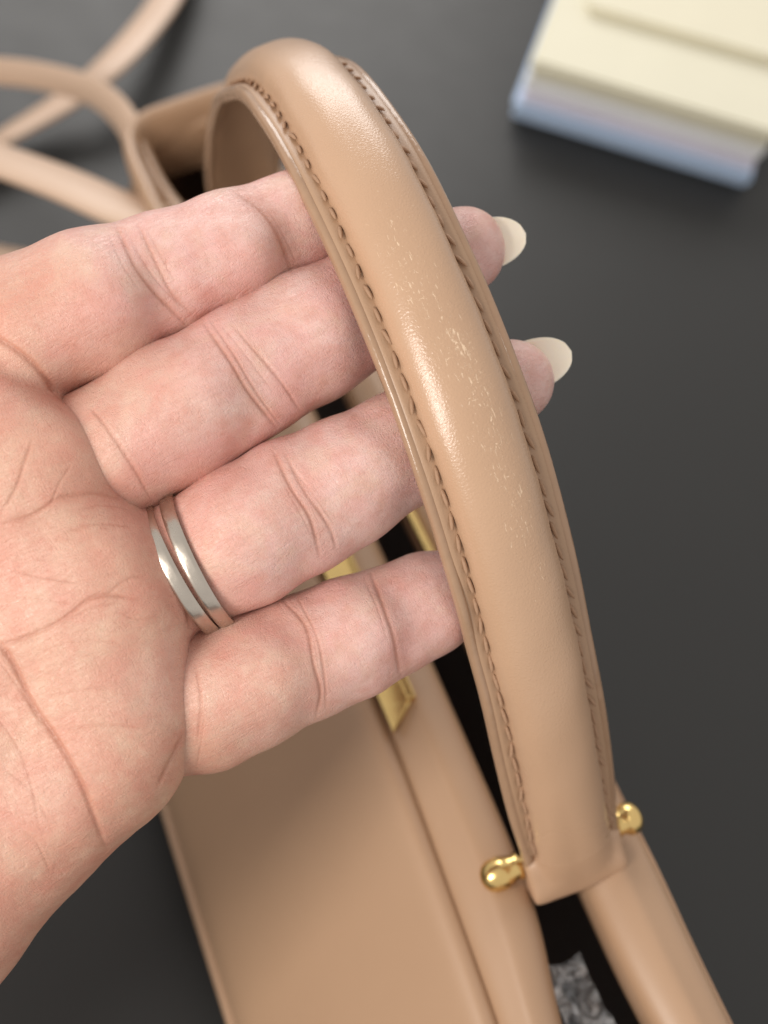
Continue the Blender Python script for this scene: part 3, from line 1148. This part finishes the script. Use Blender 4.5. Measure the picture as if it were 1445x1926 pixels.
# fine lines along and across the finger pads and the palm
for _ in range(90):
    x, y = rr_.uniform(0, 330), rr_.uniform(860, 1560)
    if x > 250 and y > 1400:
        continue
    a = rr_.gauss(-.15, .5); ln = rr_.uniform(30, 85)
    CREASE.append(([(x, y), (x + ln * .5 * math.cos(a), y + ln * .5 * math.sin(a) + rr_.uniform(-5, 5)), (x + ln * math.cos(a), y + ln * math.sin(a))], 2.2, rr_.uniform(.01, .03), .10))
for (x0_, y0_, x1_, y1_, nn_) in ((90, 610, 260, 530, 9), (350, 500, 500, 440, 7), (220, 850, 420, 740, 10), (530, 680, 660, 600, 10), (420, 1060, 520, 1000, 9), (620, 950, 760, 850, 16), (430, 1320, 540, 1270, 9), (640, 1220, 720, 1180, 7)):
    for _ in range(nn_):
        s_ = rr_.random(); x = x0_ + (x1_ - x0_) * s_; y = y0_ + (y1_ - y0_) * s_ + rr_.uniform(-75, 75)
        a = -.5 + rr_.gauss(0, .25); ln = rr_.uniform(35, 90)
        CREASE.append(([(x, y), (x + ln * .5 * math.cos(a) + rr_.uniform(-3, 3), y + ln * .5 * math.sin(a)), (x + ln * math.cos(a), y + ln * math.sin(a))], 2.0, rr_.uniform(.005, .025), .05))

hp = np.stack([CX + F * HV[:, 0] / HV[:, 2], CY + F * HV[:, 1] / HV[:, 2]], 1)
# palm-side vertices nearest to the camera side
bw = 12
bi = ((hp[:, 0] + 2200) // bw).astype(int); bj = ((hp[:, 1] + 2200) // bw).astype(int)
keyb = bi * 4000 + bj
ordk = np.argsort(keyb)
uk, first = np.unique(keyb[ordk], return_index=True)
mins = np.minimum.reduceat(HV[ordk, 2], first)
zmin = mins[np.searchsorted(uk, keyb)]
facing = (HV[:, 2] < zmin + 5) & (HN[:, 2] < -.32)
disp = np.zeros(len(HV)); flush = np.zeros(len(HV))
for pts_, wd_, dep, red in CREASE:
    c = cr(np.array(pts_, float), 8)
    lo = c.min(0) - wd_ * 8; hi = c.max(0) + wd_ * 8
    m = np.where(facing & (hp[:, 0] > lo[0]) & (hp[:, 0] < hi[0]) & (hp[:, 1] > lo[1]) & (hp[:, 1] < hi[1]))[0]
    if len(m) == 0:
        continue
    q = hp[m]
    best = np.full(len(m), 1e9); bt = np.zeros(len(m))
    ns_ = len(c) - 1
    for k in range(ns_):
        a = c[k]; d = c[k + 1] - a
        t_ = np.clip(((q - a) @ d) / (d @ d + 1e-9), 0, 1)
        dd = np.linalg.norm(q - a - t_[:, None] * d, axis=1)
        u_ = dd < best
        best[u_] = dd[u_]; bt[u_] = ((k + t_) / ns_)[u_]
    fade = np.clip(np.minimum(bt, 1 - bt) / .16, 0, 1) * .75 + .25
    g = np.exp(-(best / wd_) ** 2)
    disp[m] += (-.62 * dep * g + .06 * dep * np.exp(-((best - wd_ * 3.2) / (wd_ * 2.0)) ** 2)) * fade
    flush[m] = np.maximum(flush[m], .92 * red * (.7 * np.exp(-(best / (wd_ * 1.2)) ** 2) + .36 * np.exp(-(best / (wd_ * 4.5)) ** 2)) * fade)
# gentle unevenness of the flesh
def bumpf(p, f, ph):
    return np.sin(p[:, 0] * f + ph) * np.sin(p[:, 1] * f * 1.13 + 2 * ph) * np.sin(p[:, 2] * f * .9 + 3 * ph)
disp += .22 * bumpf(HV, .21, .7) + .10 * bumpf(HV, .43, 2.1) + .03 * bumpf(HV, .95, 4.0)
HV = HV + HN * disp[:, None]
tone = np.clip((hp[:, 0] * .87 - (hp[:, 1] - 900) * .42 - 120) / 330, 0, 1)
tone = np.clip(tone + .25 * bumpf(HV, .16, 1.3), 0, 1)

hand_org = to_world(px(-850, 2220, 238)[None])[0]
hw_ = to_world(HV) - hand_org
me = bpy.data.meshes.new('hand')
me.vertices.add(len(hw_)); me.vertices.foreach_set('co', hw_.astype(np.float32).ravel())
me.loops.add(HQ.size); me.loops.foreach_set('vertex_index', HQ.astype(np.int32).ravel())
me.polygons.add(len(HQ))
me.polygons.foreach_set('loop_start', np.arange(0, HQ.size, 4, dtype=np.int32))
me.polygons.foreach_set('loop_total', np.full(len(HQ), 4, np.int32))
me.polygons.foreach_set('use_smooth', np.ones(len(HQ), bool))
me.update(calc_edges=True); me.validate()
for nm, arr in (('tone', tone), ('flush', np.clip(flush, 0, .8))):
    at_ = me.attributes.new(nm, 'FLOAT', 'POINT'); at_.data.foreach_set('value', arr.astype(np.float32))
hcv = np.stack([HV[:, 0] * .88 - HV[:, 1] * .475, HV[:, 0] * .475 + HV[:, 1] * .88, HV[:, 2]], 1)
at_ = me.attributes.new('hand_coord', 'FLOAT_VECTOR', 'POINT'); at_.data.foreach_set('vector', hcv.astype(np.float32).ravel())
me.materials.append(M_SKIN)
hand = bpy.data.objects.new('hand', me); col.objects.link(hand); hand.location = hand_org
hand['_o'] = hand_org.tolist()
tag(hand, 'open hand, palm up, fingers hooked under the tan handle of the bag', 'hand')


# long almond fingernails
def nail(base, tip, d0, d1, hw, name='fingernail', arch=1.5):
    p0 = px(base[0], base[1], d0); p1 = px(tip[0], tip[1], d1)
    ax = p1 - p0; ln = np.linalg.norm(ax); ax /= ln
    sd = np.cross(np.array([0, 0, 1.0]), ax); sd /= np.linalg.norm(sd)
    nn = np.cross(ax, sd)
    if nn[2] < 0:
        nn = -nn
    n1, n2 = 26, 17
    top, bot = [], []
    for i in range(n1):
        s = i / (n1 - 1)
        w = hw * (1 if s < .35 else max(0, 1 - ((s - .35) / .65) ** 2.6) ** .53)
        w = max(w, .02) * (.9 + .1 * min(1, s * 4))
        for j in range(n2):
            v_ = -1 + 2 * j / (n2 - 1)
            zc = arch * (1 - v_ * v_ * (w / hw) ** 2) - .5 * s * s * 1.2
            p = p0 + ax * ln * s + sd * w * v_ + nn * zc
            top.append(p); bot.append(p - nn * .55)
    v = np.array(top + bot); m = n1 * n2
    fs = grid_faces(n1, n2) + [tuple(m + q for q in f[::-1]) for f in grid_faces(n1, n2)]
    rim_ = [i * n2 for i in range(n1)] + [(n1 - 1) * n2 + j for j in range(1, n2)] + [i * n2 + n2 - 1 for i in range(n1 - 2, -1, -1)] + list(range(n2 - 2, 0, -1))
    for k in range(len(rim_)):
        a, b = rim_[k], rim_[(k + 1) % len(rim_)]
        fs.append((a, b, m + b, m + a))
    ob = new_mesh(name, v, fs, M_NAIL, hand)
    fix_normals(ob)
    return ob


nail((850, 480), (990, 438), 226.5, 226.0, 5.0)
nail((935, 712), (1076, 660), 224.5, 224.0, 4.9)
nail((700, 362), (808, 325), 229.5, 232, 4.3)
nail((820, 1126), (935, 1085), 228, 229, 3.9)


# ---------------------------------------------------------------- rings on the ring finger
def finger_ring(cpx, axis_px, d, r, label, wdt=2.5, thk=.95, tilt=0.0):
    c = px(cpx[0], cpx[1], d)
    ax = np.array([axis_px[0], axis_px[1], 0.0]); ax /= np.linalg.norm(ax)
    sd = np.array([-ax[1], ax[0], 0])
    zz = np.array([0, 0, 1.0])
    prof = [(-.5, 0), (-.5, .7), (-.38, .95), (-.2, 1), (.2, 1), (.38, .95), (.5, .7), (.5, 0)]
    n = 96; rings = []
    for k in range(n):
        th_ = 2 * math.pi * k / n
        loop = []
        for a, b in prof:
            rr = r + b * thk
            loop.append(c + ax * (a * wdt + tilt * math.cos(th_)) + sd * rr * math.cos(th_) + zz * rr * ZS * 1.02 * math.sin(th_))
        rings.append(np.array(loop))
    v = np.concatenate(rings)
    org = to_world(c[None])[0]
    ob = new_mesh('ring', v, grid_faces(n, len(prof), True, True), M_SILVER, None, True, org)
    fix_normals(ob); autosmooth(ob, 50)
    tag(ob, label, 'ring', 'silver rings worn on one finger')
    return ob


finger_ring((344, 1071), (.87, -.46), 214.4, 12.35, 'plain silver ring on the ring finger, the one against the palm', 2.6, 1.0, .15)
finger_ring((376, 1055), (.90, -.43), 214.3, 12.45, 'plain silver ring on the ring finger, on the fingertip side of the other', 2.6, .95, .1)

for o in bpy.data.objects:
    if '_o' in o:
        del o['_o']
